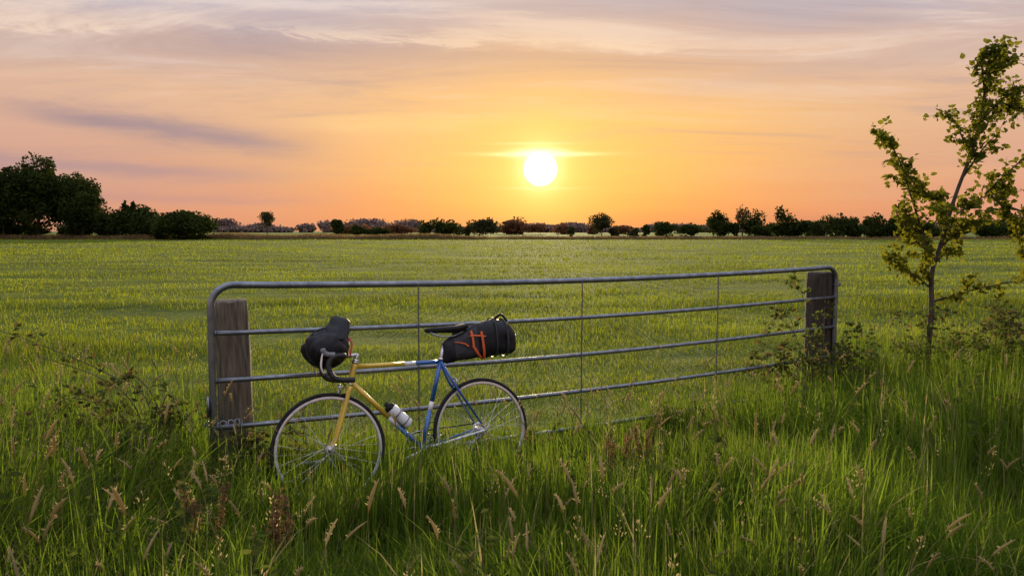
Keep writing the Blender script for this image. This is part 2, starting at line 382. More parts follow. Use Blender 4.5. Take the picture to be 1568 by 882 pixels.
mb=MB()
cl=nz(tx,ty,.8,9); pr=np.where(cl>.02,.34,.06)*np.where(ty<5.2,1,.6)
sel=np.where(rng.random(len(tx))<pr)[0]
for i in sel:
    h_=min(.9,th[i]*1.1+random.uniform(.05,.27)); x0,y0=tx[i],ty[i]; d=random.random()*6.28; Lk=random.uniform(.03,.24); kind=random.random()
    P=[V(x0+math.cos(d)*Lk*t_*t_,y0+math.sin(d)*Lk*t_*t_,h_*t_) for t_ in (0,.35,.7,1)]
    b_v=random.random(); mb.tube(P,[.0016,.0016,.0013,.001],3,0,cap=False,bv=b_v)
    tip=P[-1]; dr=(P[-1]-P[-2]).normalized()
    if kind<.7:
        Ls=random.uniform(.05,.12); Q=[tip+dr*Ls*j/5+V(math.cos(d),math.sin(d),-.5)*.022*(j/5)**2 for j in range(6)]
        sc=random.uniform(.6,1.05); mb.tube(Q,[.0015,.0045*sc,.006*sc,.0055*sc,.004*sc,.001],5,1,bv=random.random())
        for q in range(14):
            j=random.randint(1,4); a_=Vector((random.gauss(0,1),random.gauss(0,1),random.gauss(1,.5))).normalized()
            mb.leaf(Q[j]+a_*.003,a_,.012,.25,1)
    else:
        for q in range(16):
            t_=random.random(); a_=random.random()*6.28
            mb.leaf(tip-dr*.12*(1-t_)+V(math.cos(a_),math.sin(a_),.9)*random.uniform(.005,.03)*(1.1-t_),V(math.cos(a_),math.sin(a_),1.4),.013,.4,1)
mb.obj('seed_head_grass',[M_stem,M_seed])
mb=MB(); pw=np.where(tx<-1.4,.10,np.where(tx>3,.06,.018)); sel=np.where(rng.random(len(tx))<pw)[0]
for i in sel:
    for q0 in range(3):
        x0,y0=tx[i]+random.gauss(0,.05),ty[i]+random.gauss(0,.05); h_=min(.8,th[i]*random.uniform(.8,1.2)); dx,dy=random.gauss(0,.08),random.gauss(0,.08)
        mb.tube([V(x0+dx*t_,y0+dy*t_,h_*t_) for t_ in (0,.5,1)],[.0035,.0025,.001],4,0,cap=False)
        for q in range(20):
            t_=random.uniform(.15,1); a_=random.random()*6.28
            mb.leaf(V(x0+dx*t_,y0+dy*t_,h_*t_),V(math.cos(a_),math.sin(a_),random.uniform(-.3,.6)),random.uniform(.04,.10)*(1.2-t_*.6),.5,1)
mb.obj('leafy_weeds',[M_stem,M_leafB])
def dock(x0,y0,H):
    mb=MB()
    for q0 in range(3):
        dx,dy=random.gauss(0,.05),random.gauss(0,.05); hh=H*random.uniform(.8,1.05); ox,oy=random.gauss(0,.03),random.gauss(0,.03)
        S=[V(ox+dx*t_,oy+dy*t_,hh*t_) for t_ in (0,.3,.6,.85,1)]
        mb.tube(S,[.004,.0035,.003,.002,.001],5,0)
        for q in range(5):
            t_=.5+.09*q; b0=V(ox+dx*t_,oy+dy*t_,hh*t_); a_=random.random()*6.28; e_=b0+V(math.cos(a_)*.03,math.sin(a_)*.03,.08)
            mb.tube([b0,(b0+e_)/2+V(math.cos(a_)*.008,0,0),e_],[.002,.0015,.001],4,0)
            for r_ in range(34):
                u=random.uniform(.2,1); p=b0+(e_-b0)*u; mb.leaf(p+V(random.gauss(0,.004),random.gauss(0,.004),random.gauss(0,.004)),V(random.gauss(0,1),random.gauss(0,1),random.gauss(.2,1)),.011,.8,1)
        for r_ in range(130):
            u=random.uniform(.5,1); mb.leaf(V(ox+dx*u+random.gauss(0,.008),oy+dy*u+random.gauss(0,.008),hh*u),V(random.gauss(0,1),random.gauss(0,1),random.gauss(.2,1)),.012,.8,1)
    for q in range(6):
        a_=random.random()*6.28; mb.leaf(V(0,0,.05),V(math.cos(a_),math.sin(a_),.9),.26,.25,2)
    o=mb.obj('dock_plant',[M_twig,M_dock,M_leafB]); o.location=(x0,y0,0)
for a_ in ((-1.32,3.15,.60),(-1.05,3.2,.50),(.58,4.35,.46),(.80,4.5,.45)): dock(*a_)

X_=[];Y_=[];H_=[];W_=[]
d=4.0
while d<148:
    step=max(.5,d*.05); wdt=1.5*d+8; w0=max(.0055,.00095*d); h0=.065+.0006*d
    nd=3.7/(h0*d*w0); cnt=int(nd*wdt*step)
    X_.append(rng.uniform(-wdt/2,wdt/2,cnt)); Y_.append(d+rng.uniform(0,step,cnt)); H_.append(np.full(cnt,h0)); W_.append(np.full(cnt,w0)); d+=step
x=np.concatenate(X_);y=np.concatenate(Y_);h0=np.concatenate(H_);w0=np.concatenate(W_)
k_=y>bound(x)-.1; x,y,h0,w0=x[k_],y[k_],h0[k_],w0[k_]; N=len(x)
pn=nz(x*.40,y,.55,3)+.7*nz(x*.7,y,1.7,8)
rd=np.clip((nz(x*.12,y,.33,19)-.18)*3,0,1)      # ranker swathes
h=np.clip(h0*(1+1.35*pn+1.1*rd)*rng.uniform(.5,1.35,N),.015,.4)*np.where((y-bound(x))<.6,1.7,1)
bvv=np.clip((.5+.9*pn+rng.normal(0,.28,N))*(1-.75*rd),0,1); bvv[rng.random(N)<.04]=1.5
blades('field_grass',x,y,gz(x,y)-.005,h,w0*rng.uniform(.7,1.4,N),h*np.abs(rng.normal(.6,.45,N)),rng.uniform(0,6.28,N),2,M_grassF,bvv)

# ---------------------------------------------------------------- gate
L=math.hypot(4.93,2.77); gate=empty('field_gate',(-1.80,4.41,0),(0,math.radians(.25),math.atan2(2.77,4.93)))
top,r=1.328,.13
SAG=.045
def sag(t): return SAG*math.sin(math.pi*min(1,max(0,t/L)))
P=[V(0,0,.10),V(0,0,.6),V(0,0,top-r)]
P+=[V(r-r*math.cos(t),0,top-r+r*math.sin(t)) for t in [math.pi/2*i/8 for i in range(1,9)]]
P+=[V(L*i/16,0,top-sag(L*i/16)) for i in range(1,16)]
P+=[V(L-r+r*math.sin(t),0,top-r+r*math.cos(t)) for t in [math.pi/2*i/8 for i in range(0,9)]]
P+=[V(L,0,.6),V(L,0,.10)]
mb=MB(); mb.tube(P,.0215,12); mb.obj('frame_tube',[M_steel],gate)
for i,z in enumerate((1.04,.752,.465,.178)):
    mb=MB(); mb.tube([V(.018+(L-.036)*j/14,0,z-sag(L*j/14)) for j in range(15)],.0155,10)
    for e in (.022,L-.022): mb.ring((e,0,z),(1,0,0),.0165,.003,16,6)
    mb.obj('rail_%d'%(i+1),[M_steel],gate)
for i,t in enumerate((1.32,2.67,4.09)):
    mb=MB(); sg=sag(t); mb.tube([V(t,-.017,z-sg) for z in (.17,.5,.9,top)],.0055,6)
    for z in (1.04,.752,.465,.178): mb.box((t,-.002,z-sg),.03,.036,.012)
    mb.obj('vertical_brace_%d'%(i+1),[M_steel],gate,smooth=False)
mb=MB()
for z in (1.16,.30): 
    mb.ring((L,0,z),(0,0,1),.026,.006,16,6); mb.box((L+.03,.04,z),.05,.10,.035)
    mb.tube([V(L+.045,.05,z-.05),V(L+.045,.05,z+.05)],.01,8)
mb.obj('hinges',[M_steel],gate,smooth=False)
mb=MB()
for i in range(14):
    a=2*math.pi*i/14; mb.ring((.07+.10*math.cos(a),.10+.15*math.sin(a),.47-.03*math.sin(a)),(math.cos(a),math.sin(a),.6),.018,.004,10,5)
mb.box((-.03,-.01,.6),.012,.03,.12)
mb.obj('latch_chain',[M_steel],gate)

def post(name,loc,R,H,mat,tilt):
    mb=MB(); n_=36; rows=[]; hs=[-.3]+[H*i/14 for i in range(15)]
    for kx,z in enumerate(hs+[H+.008,H+.012]):
        rr=R*(1.04-.05*z/H); 
        if kx==len(hs): rr*=.93
        if kx==len(hs)+1: rr*=.5
        for j in range(n_):
            a=2*math.pi*j/n_
            crack=.014*max(0,noise.noise(V(math.cos(a)*5,math.sin(a)*5,z*.7)))*2
            q=rr+.010*noise.noise(V(math.cos(a)*1.5,math.sin(a)*1.5,z*2))-crack
            rows.append(V(math.cos(a)*q,math.sin(a)*q,z+(.01*noise.noise(V(math.cos(a)*2,math.sin(a)*2,9)) if kx>=len(hs) else 0)))
    K_=len(hs)+2
    fs=[(i*n_+j,i*n_+(j+1)%n_,(i+1)*n_+(j+1)%n_,(i+1)*n_+j) for i in range(K_-1) for j in range(n_)]
    fs.append(tuple((K_-1)*n_+j for j in range(n_)))
    mb.add(rows,fs); o=mb.obj(name,[mat],autosm=50); o.location=loc; o.rotation_euler=tilt; return o
post('wooden_gate_post',(-1.745,4.68,0),.108,1.21,M_wood,(.01,-.03,0))
post('wooden_gate_post',(3.03,7.30,0),.135,1.24,M_wood2,(0,.01,1))

# ---------------------------------------------------------------- bicycle (local: x forward, y left, z up, origin rear tyre contact)
bike=empty('bicycle',(-.18,4.84,-.01),(math.radians(9),0,math.pi+math.radians(27))); bike.scale=(1.025,1.025,1.025)
W=.335; hubR=V(0,0,W); hubF=V(.99,0,W); BB=V(.415,0,.27)
sa_=math.radians(73)
ST=V(.415-.565*math.cos(sa_),0,.27+.565*math.sin(sa_)); hdT=V(.806,0,.835); hdB=V(.846,0,.705)
def lerp(a,b,t): return a+(b-a)*t
mb=MB()
tj=lerp(BB,ST,.975)
a_=lerp(hdB,hdT,.82)
for A,B,r_,split in ((tj,a_,.0135,.30),(BB,lerp(hdB,hdT,.15),.0150,.34)):
    for s_,e_,mt in ((0,split,1),(split,split+.13,2),(split+.13,1,0)):
        mb.tube([lerp(A,B,s_),lerp(A,B,e_)],r_,12,mt)
mb.tube([BB,lerp(BB,ST,.42)],.0145,12,1); mb.tube([lerp(BB,ST,.42),lerp(BB,ST,.52)],.0147,12,2); mb.tube([lerp(BB,ST,.52),ST],.0145,12,1)
mb.tube([hdB,lerp(hdB,hdT,.2),lerp(hdB,hdT,.8),hdT],.0185,14,0)
for t in (0,.97): mb.tube([lerp(hdB,hdT,t),lerp(hdB,hdT,t+.06)],.022,14,3)
mb.tube([BB+V(0,-.036,0),BB+V(0,.036,0)],.021,14,1)
for sgn in (-1,1):
    mb.tube([BB+V(-.02,sgn*.02,0),V(.28,sgn*.042,.288),hubR+V(.02,sgn*.062,0),hubR+V(0,sgn*.063,0)],[.011,.009,.007,.006],8,2 if sgn>0 else 1)
    mb.tube([tj+V(0,sgn*.012,0),V(.19,sgn*.035,.66),hubR+V(.012,sgn*.06,.03)],[.009,.0085,.0065],8,1)
mb.tube([V(.178,-.035,.64),V(.178,.035,.64)],.006,6,1)
mb.obj('frame',[M_yel,M_blue,M_white,M_alu],bike)
mb=MB(); mb.tube([lerp(BB,ST,.9),ST+(ST-BB).normalized()*.115],.0135,12,0); mb.tube([ST-V(0,0,.008),ST+V(-.003,0,.012)],.018,12,0)
mb.obj('seatpost',[M_alu],bike)
mb=MB(); sec=[(-.135,.070,.020),(-.12,.075,.026),(-.07,.068,.03),(-.02,.045,.027),(.04,.025,.024),(.10,.019,.022),(.13,.014,.018),(.143,.006,.008)]
sx,sz=.205,1.005; vs=[];n_=14
for (xx,hw,hh) in sec:
    for j in range(n_):
        a=2*math.pi*j/n_; vs.append(V(sx+xx,hw*math.cos(a),sz+(hh*.55 if math.sin(a)>0 else hh*1.1)*math.sin(a)+.012*(xx<-.08)))
fs=[(i*n_+j,i*n_+(j+1)%n_,(i+1)*n_+(j+1)%n_,(i+1)*n_+j) for i in range(len(sec)-1) for j in range(n_)]+[tuple(range(n_)),tuple((len(sec)-1)*n_+j for j in range(n_))]
mb.add(vs,fs,0)
for sgn in(-1,1): mb.tube(catmull([V(sx-.11,sgn*.03,sz-.025),V(sx-.04,sgn*.022,sz-.05),V(sx+.05,sgn*.02,sz-.045),V(sx+.11,sgn*.01,sz-.018)],5),.0035,6,1)
mb.obj('saddle',[M_rub,M_alu],bike)
def wheel(name,parent,c,rear=False):
    mb=MB(); c=Vector(c)
    mb.ring(c,(0,1,0),W-.0125,.0125,96,10,0)
    nR=96
    ring=[(W-.023,-.010),(W-.023,.010),(W-.036,.010),(W-.041,.005),(W-.041,-.005),(W-.036,-.010)]
    vs=[c+V(r_*math.cos(2*math.pi*i/nR),yy,r_*math.sin(2*math.pi*i/nR)) for i in range(nR) for r_,yy in ring]
    q=len(ring); fs=[(i*q+j,i*q+(j+1)%q,((i+1)%nR)*q+(j+1)%q,((i+1)%nR)*q+j) for i in range(nR) for j in range(q)]
    mb.add(vs,fs,1)
    mb.lathe(c+V(0,-.05,0),(0,1,0),[(0,.008),(.012,.009),(.013,.022),(.017,.022),(.018,.012),(.082,.012),(.083,.022),(.087,.022),(.088,.009),(.10,.008)],16,1)
    mb.tube([c+V(0,-.07,0),c+V(0,.07,0)],.0045,8,1); mb.tube([c+V(0,.07,0),c+V(0,.072,.0),c+V(-.03,.078,.035)],.005,6,1)
    for i in range(32):
        side=1 if i%2 else -1; a=2*math.pi*i/32; off=(1 if (i//2)%2 else -1)*1.15
        h_=c+V(.020*math.cos(a+off),side*.034,.020*math.sin(a+off)); e_=c+V((W-.040)*math.cos(a),0,(W-.040)*math.sin(a))
        mb.tube([h_,e_],.0011,4,2,cap=False)
    mb.tube([c+V(0,0,-W+.041),c+V(0,0,-W+.085)],.0035,6,0)
    return mb.obj(name,[M_rub,M_rim,M_alu],parent,autosm=40)
wheel('rear_wheel',bike,hubR,True)
steer=empty('steering_assembly'); steer.parent=bike
axis_=(hdT-hdB).normalized()
steer.matrix_local=Matrix.Translation(hdB)@Matrix.Rotation(math.radians(-7),4,axis_)@Matrix.Translation(-hdB)
wheel('front_wheel',steer,hubF)
mb=MB()
cr=hdB-axis_*.02
mb.box(cr,.03,.075,.022,0,Matrix.Rotation(-.3,3,'Y'))
for sgn in(-1,1):
    mb.tube(catmull([cr+V(0,sgn*.034,.005),lerp(cr,V(.925,0,.45),.5)+V(0,sgn*.042,0),V(.93,sgn*.047,.45),V(.958,sgn*.049,.375),hubF+V(-.002,sgn*.05,0)],6),[.0145-.0060*i/24 for i in range(25)],8,0)
    mb.box(hubF+V(0,sgn*.052,.004),.02,.006,.03,1)
mb.obj('fork',[M_yel,M_alu],steer)
mb=MB()
qs=hdT+axis_*.045; bc=qs+V(.095,0,.0)
mb.tube([hdT,qs+axis_*.012],.0115,10,0); mb.tube([qs,bc],[.0125,.013],10,0); mb.tube([bc+V(0,-.022,0),bc+V(0,.022,0)],.018,12,0)
mb.tube([hdT,hdT+axis_*.02],.019,12,0)
mb.obj('stem',[M_alu],steer)
mb=MB(); mb.tube([bc+V(0,-.07,0),bc+V(0,.07,0)],.0125,10,0)
for sgn in(-1,1):
    P=catmull([bc+V(0,sgn*.07,0),bc+V(0,sgn*.15,0),bc+V(.012,sgn*.195,0),bc+V(.055,sgn*.205,-.002),bc+V(.09,sgn*.207,-.025),bc+V(.098,sgn*.208,-.07),bc+V(.075,sgn*.21,-.118),bc+V(.03,sgn*.212,-.138),bc+V(-.045,sgn*.214,-.145)],6)
    mb.tube(P,.0155,10,1)
    hc=bc+V(.088,sgn*.207,.0)
    mb.tube(catmull([hc+V(-.03,0,.008),hc+V(.01,0,.012),hc+V(.032,0,.03),hc+V(.036,0,.05)],4),[.015]*9+[.017,.016,.014,.010],10,2)
    mb.tube(catmull([hc+V(.034,0,.028),hc+V(.045,0,-.005),hc+V(.052,sgn*.004,-.06),hc+V(.038,sgn*.006,-.105)],4),[.007]*9+[.0075,.0075,.007,.005],8,3)
    mb.tube(catmull([hc+V(.03,0,.05),hc+V(.05,-sgn*.05,.10),hc+V(.04,-sgn*.12,.06),hc+V(0,-sgn*.16,-.05),V(.87,sgn*.01,.70)],6),.0025,6,4)
mb.obj('drop_handlebar',[M_alu,M_tape,M_hood,M_alu,M_rub],steer)
def brake(name,p,parent):
    mb=MB(); p=Vector(p)
    for sgn in(-1,1): mb.tube(catmull([p+V(.012,-sgn*.01,.02),p+V(.014,sgn*.03,.012),p+V(.014,sgn*.034,-.018),p+V(.012,sgn*.020,-.045)],4),.006,6,0); mb.box(p+V(0,sgn*.016,-.045),.04,.008,.011,1)
    mb.tube([p+V(-.02,0,0),p+V(.025,0,0)],.006,8,0); mb.obj(name,[M_alu,M_rub],parent)
brake('front_brake',V(.895,0,.695),steer); brake('rear_brake',V(.15,0,.665),bike)
mb=MB()
ch=BB+V(0,-.05,0)
for R_ in (.100,.078): mb.ring(ch,(0,1,0),R_,.0035,60,6,0)
for i in range(5):
    a=2*math.pi*i/5; mb.tube([ch,ch+V(.098*math.cos(a),0,.098*math.sin(a))],[.010,.005],6,0)
for i in range(44):
    a=2*math.pi*i/44; mb.box(ch+V(.105*math.cos(a),0,.105*math.sin(a)),.006,.002,.006,0)
mb.tube([BB+V(0,-.06,0),BB+V(0,.06,0)],.009,8,0)
for sgn,dd in ((1,V(.95,0,-.31)),(-1,V(-.95,0,.31))):
    e_=BB+V(0,sgn*.062,0); t_=e_+dd*.17
    mb.tube([e_,t_],[.013,.010],8,0)
    pc=t_+V(0,sgn*.055,0); mb.tube([t_,t_+V(0,sgn*.1,0)],.005,6,0)
    for q in(-1,1): mb.box(pc+V(q*.03,0,0),.008,.085,.02,1)
    for q in(-1,1): mb.box(pc+V(0,q*.04,0),.06,.006,.02,1)
    mb.tube(catmull([pc+V(.03,-.03,0),pc+V(.10,-.02,.02),pc+V(.11,0,.05),pc+V(.05,0,.085),pc+V(.0,0,.08)],5),.003,5,2)
    mb.tube(catmull([pc+V(.03,.03,0),pc+V(.10,.02,.02),pc+V(.11,0,.05)],5),.003,5,2)
mb.obj('crankset',[M_alu,M_rub,M_tape],bike)
mb=MB(); cs=hubR+V(0,-.045,0)
for i,R_ in enumerate((.05,.044,.038,.033,.028)): mb.lathe(cs+V(0,.012-.006*i,0),(0,-1,0),[(0,R_*.7),(.0005,R_),(.0025,R_),(.003,R_*.7)],24,0)
jy=-.052
loop=[V(0,jy,W+.040),ch+V(-.03,0,.099),ch+V(.05,0,.088),ch+V(.100,0,0),ch+V(.05,0,-.088),ch+V(-.03,0,-.097),V(.04,jy,W-.125),V(.005,jy,W-.145),V(-.022,jy,W-.11),V(.012,jy,W-.075),V(-.02,jy,W-.05),V(-.042,jy,W-.005),V(-.03,jy,W+.03)]
mb.tube([Vector((p.x,jy,p.z)) for p in loop],.0045,5,1,closed=True)
for p in (V(.012,jy,W-.06),V(.0,jy,W-.125)): mb.lathe(p+V(0,-.004,0),(0,1,0),[(0,.015),(.001,.018),(.007,.018),(.008,.015)],14,0)
mb.box(V(.006,jy-.008,W-.09),.02,.004,.085,2); mb.box(V(.01,jy+.006,W-.045),.03,.02,.035,2)
mb.obj('drivetrain',[M_alu,M_tape,M_alu],bike)
mb=MB(); dt_=(BB-hdB).normalized(); nr_=V(-dt_.z,0,dt_.x); 
if nr_.x>0: nr_=-nr_
bs=lerp(hdB,BB,.40)+nr_*.057
mb.lathe(bs,dt_,[(0,.012),(.004,.016),(.022,.017),(.024,.03),(.045,.034)],18,1)
mb.lathe(bs+dt_*.0455,dt_,[(0,.031),(.012,.036),(.055,.0365),(.065,.033),(.078,.033),(.088,.0365),(.150,.0365),(.158,.033)],20,0)
for t in (.10,.17): mb.ring(bs+dt_*t,dt_,.0385,.0025,24,5,2)
for sgn in(-1,1): mb.tube([bs+dt_*.10+V(0,sgn*.02,0)-nr_*.034,bs+dt_*.205+V(0,sgn*.02,0)-nr_*.034,bs+dt_*.208+V(0,sgn*.01,0)+nr_*.02],.0025,5,2)
mb.obj('water_bottle',[M_white,M_rub,M_tape],bike)
# handlebar dry bag
mb=MB(); vs=[];nU,nVv=30,26
ctr=bc+V(.085,0,.055)
for i in range(nU+1):
    u=-1+2*i/nU; rr=.104*(max(0,1-abs(u)**3.2))**.5*(1-.06*math.cos(u*9))
    if i in(0,nU): rr=.012
    for j in range(nVv):
        a=2*math.pi*j/nVv; p=V(math.cos(a)*rr*1.2,u*.20,math.sin(a)*rr*1.05)
        k0=.026*noise.noise(V(p.x*12,p.y*12+3,p.z*12))+.012*noise.noise(V(p.x*30,p.y*20+3,p.z*30))
        q=V(math.cos(a),0,math.sin(a)); vs.append(ctr+p+q*k0*(1 if rr>.03 else .1))
fs=[(i*nVv+j,i*nVv+(j+1)%nVv,(i+1)*nVv+(j+1)%nVv,(i+1)*nVv+j) for i in range(nU) for j in range(nVv)]+[tuple(range(nVv)),tuple(nU*nVv+j for j in range(nVv))]
mb.add(vs,fs,0)
cl=[]
for i in range(11):
    t=i/10
    for j in range(14):
        a=2*math.pi*j/14; ww=.080*(1-.35*t)*(1 if i<10 else .6); th_=.060*(1-t)**.8+.014
        p=ctr+V(-.045-.05*t,.10-.05*t,.045+.135*t)+V(math.cos(a)*ww,math.sin(a)*th_,.30*math.cos(a)*ww*t)
        p+=V(1,1,1)*.012*noise.noise(p*18); cl.append(p)
mb.add(cl,[(i*14+j,i*14+(j+1)%14,(i+1)*14+(j+1)%14,(i+1)*14+j) for i in range(10) for j in range(14)]+[tuple(140+j for j in range(14))],0)
for yy in(-.08,.08): mb.ring(ctr+V(0,yy,0),(0,1,0),.120,.004,30,6,1)
mb.tube(catmull([ctr+V(-.10,.10,.07),ctr+V(-.135,.13,.02),ctr+V(-.12,.15,-.06)],5),.006,6,2)
mb.obj('handlebar_bag',[M_bag,M_bagg,M_red],steer)
# seat pack
st=[(.235,.855,.055,.020),(.205,.860,.080,.038),(.15,.875,.088,.050),(.08,.895,.098,.058),(.0,.912,.112,.068),(-.07,.925,.122,.075),(-.14,.930,.124,.08),(-.19,.925,.118,.08),(-.235,.91,.100,.072),(-.270,.895,.075,.052),(-.285,.89,.045,.02)]
def secpt(s_,a,e=0.0):
    xx,zc,hh,hw=s_; ca,sn=math.cos(a),math.sin(a)
    return V(xx,(hw+e)*math.copysign(abs(ca)**.75,ca),zc+(hh+e)*math.copysign(abs(sn)**.8,sn))
def interp(xv):
    for A,B in zip(st,st[1:]):
        if A[0]>=xv>=B[0]:
            t=(A[0]-xv)/(A[0]-B[0]); return tuple(A[i]+(B[i]-A[i])*t for i in range(4))
    return st[-1]
mb=MB(); vs=[];n_=28; fine=[interp(.235-.52*i/44) for i in range(45)]
for s_ in fine:
    for j in range(n_):
        p=secpt(s_,2*math.pi*j/n_); k0=.014*noise.noise(p*13)+.006*noise.noise(p*40)
        vs.append(p+V(0,math.cos(2*math.pi*j/n_),math.sin(2*math.pi*j/n_))*k0)
K_=len(fine)
mb.v+=[tuple(p) for p in vs]; mb.b+=[.5]*len(vs)
for i in range(K_-1):
    xm=fine[i][0]
    for j in range(n_):
        a=2*math.pi*(j+.5)/n_; mt=1 if (.02<xm<.17 and abs(math.sin(a))<.75) else 0
        mb.f.append((i*n_+j,i*n_+(j+1)%n_,(i+1)*n_+(j+1)%n_,(i+1)*n_+j)); mb.m.append(mt)
mb.f.append(tuple((K_-1)*n_+j for j in range(n_))); mb.m.append(0)
mb.f.append(tuple(range(n_))[::-1]); mb.m.append(0)
def strap(x0,x1,a0,a1,wd,mat,e=.010,steps=16):
    vv=[]
    for i in range(steps+1):
        t=i/steps; xx=x0+(x1-x0)*t; a=a0+(a1-a0)*t
        for q in(-wd/2,wd/2): vv.append(secpt(interp(xx+q),a,e))
        for q in(wd/2,-wd/2): vv.append(secpt(interp(xx+q),a,e+.003))
    fs=[]
    for i in range(steps):
        for j in range(4): fs.append((i*4+j,i*4+(j+1)%4,(i+1)*4+(j+1)%4,(i+1)*4+j))
    mb.add(vv,fs,mat)
strap(.055,.045,math.pi*.22,-math.pi*.05,.014,2); strap(.05,-.035,-math.pi*.03,-math.pi*.45,.018,2)
strap(.07,-.03,math.pi*.12,math.pi*.03,.026,2,.012); strap(-.01,-.035,math.pi*.12,-math.pi*.4,.016,2,.013)
strap(.17,.08,math.pi*.12,-math.pi*.02,.012,2,.011)
strap(-.12,-.12,math.pi*1.5,-math.pi*.5,.012,1,.006,40); strap(-.20,-.20,math.pi*1.5,-math.pi*.5,.018,1,.006,40)
mb.tube([V(.03,.04,.99),V(.10,.025,.99),V(.17,.02,.965)],.006,6,1)
mb.tube(catmull([V(-.16,-.03,1.05),V(-.20,0,1.075),V(-.24,.0,1.03)],4),.009,6,0)
mb.tube([V(-.27,-.05,.93),V(-.295,0,.935),V(-.27,.05,.93)],.006,6,3)
mb.obj('seat_pack',[M_bag,M_bagg,M_or,M_white],bike)

# ---------------------------------------------------------------- young tree
mb=MB()
trunk=[(0,-.1),(0,.45),(0,.9),(-.02,1.23),(.08,1.55),(.2,2.0),(.33,2.44),(.40,2.76),(.46,3.15),(.60,3.45)]
P=catmull([V(a,.02*math.sin(i*1.7),b) for i,(a,b) in enumerate(trunk)],6)
mb.tube(P,[.027*(1-i/(len(P)))**.8+.004 for i in range(len(P))],8,0)
br=[([(-.01,1.36),(-.27,1.93),(-.5,2.38),(-.78,2.58)],320),([(-.02,1.1),(-.31,1.26),(-.66,1.43)],190),([(.02,.95),(.4,1.08),(.95,1.2)],170),
([(.2,1.8),(.59,2.0),(1.05,2.06)],280),([(.36,2.64),(.65,2.95),(.90,3.05)],300),([(.46,3.15),(.72,3.30),(.83,3.40)],220),
([(.17,1.87),(-.05,2.0),(-.40,2.19)],340),([(.33,2.38),(.2,2.7),(.12,2.8)],140),([(.55,2.0),(.8,1.75),(.92,1.35)],220),([(.5,2.02),(.75,2.3),(1.0,2.5)],170),
([(.03,1.4),(-.1,1.55),(-.25,1.75)],170),([(.08,1.5),(.25,1.7),(.4,1.75)],170),([(.44,3.0),(.42,3.3),(.48,3.4)],170),([(.7,1.9),(1.0,1.75),(1.2,1.6)],170),([(.6,2.9),(.85,2.85),(1.05,2.8)],180),
([(-.15,1.65),(-.3,1.7),(-.42,1.95)],150),([(.0,1.3),(.15,1.45),(.3,1.5)],120),([(.25,2.15),(.4,2.45),(.5,2.6)],110),([(.15,1.8),(.0,1.75),(-.12,1.9)],130),([(.0,1.15),(-.12,1.3),(-.2,1.5)],110)]
for pts_,nl in br:
    yo=random.uniform(-.35,.35)
    Q=catmull([V(a,yo*i/(len(pts_)-1)+.02,b) for i,(a,b) in enumerate(pts_)],7)
    mb.tube(Q,[.009*(1-i/len(Q))+.002 for i in range(len(Q))],6,0)
    tw=[]
    for q in range(nl//13):
        t=random.uniform(.12,1); s_=Q[int(t*(len(Q)-1))]; d_=V(random.gauss(0,.6),random.gauss(0,.8),random.gauss(.35,.6)).normalized(); Lk=random.uniform(.06,.24)
        R_=[s_,s_+d_*Lk*.5+V(0,0,.01),s_+d_*Lk]; mb.tube(R_,[.003,.002,.001],4,0); tw.append(R_)
    for q in range(nl):
        if random.random()<.25 : c_=Q[int(random.uniform(.2,1)*(len(Q)-1))]+V(random.gauss(0,.02),random.gauss(0,.03),random.gauss(0,.02))
        else:
            R_=random.choice(tw); c_=lerp(R_[0],R_[2],random.uniform(.2,1.05))+V(random.gauss(0,.018),random.gauss(0,.025),random.gauss(0,.018))
        mb.leaf(c_,V(random.gauss(0,.8),random.gauss(0,.8),random.gauss(-.3,.7)),random.uniform(.038,.072),.85,1)
for q in range(420):
    c_=random.choice(P[int(len(P)*.62):]); mb.leaf(c_+V(random.gauss(0,.05),random.gauss(0,.06),random.gauss(0,.03)),V(random.gauss(0,1),random.gauss(0,1),random.gauss(0,.8)),random.uniform(.038,.068),.85,1)
o=mb.obj('young_birch_tree',[M_bark,M_leafY]); o.location=(4.16,7.35,0)

def bramble(name,loc,canes,nl,size,mats,tw=.003):
    mb=MB()
    for c_ in canes:
        Q=catmull(c_,7); mb.tube(Q,[tw*(1-.6*i/len(Q)) for i in range(len(Q))],5,0)
        for i in range(nl):
            p=Q[int(random.uniform(.1,1)**.8*(len(Q)-1))]; d_=V(random.gauss(0,1),random.gauss(0,1),random.gauss(.1,.7)).normalized()
            e_=p+d_*random.uniform(.02,.07); mb.tube([p,e_],.0012,3,0)
            for k2 in (-1,0,1): mb.leaf(e_,d_+V(random.gauss(0,.5),random.gauss(0,.5),random.gauss(0,.3))+V(k2*.6,0,0),random.uniform(.6,1)*size,.6,1 if random.random()<.8 else 2)
    o=mb.obj(name,mats); o.location=loc; return o
def rc(x0,y0,x1,y1,z1,arch=.15): return [V(x0,y0,0),V(x0*.7+x1*.3,y0*.7+y1*.3,z1*.65+arch),V(x0*.3+x1*.7,y0*.3+y1*.7,z1+arch*.7),V(x1,y1,z1)]
mm=[M_twig,M_leafB,M_leafR]
bramble('bramble_bush',(-2.15,4.38,0),[[V(0,0,.1),V(-.02,0,.62),V(-.25,0,.80),V(-.6,-.05,.98),V(-.85,-.08,1.08)],[V(.05,0,.1),V(-.1,0,.6),V(-.3,-.05,.80),V(-.62,-.1,.93)],rc(0,0,-.5,-.3,.60),rc(.1,.1,-.3,.1,.68),rc(0,0,.2,-.1,.60),rc(-.1,0,-.6,.1,.56),rc(-.1,0,-.2,-.3,.60)]+[rc(random.uniform(-.5,.15),0,random.uniform(-.9,.2),random.uniform(-.3,.3),random.uniform(.36,.52),.08) for i in range(14)],18,.055,mm,.0042)
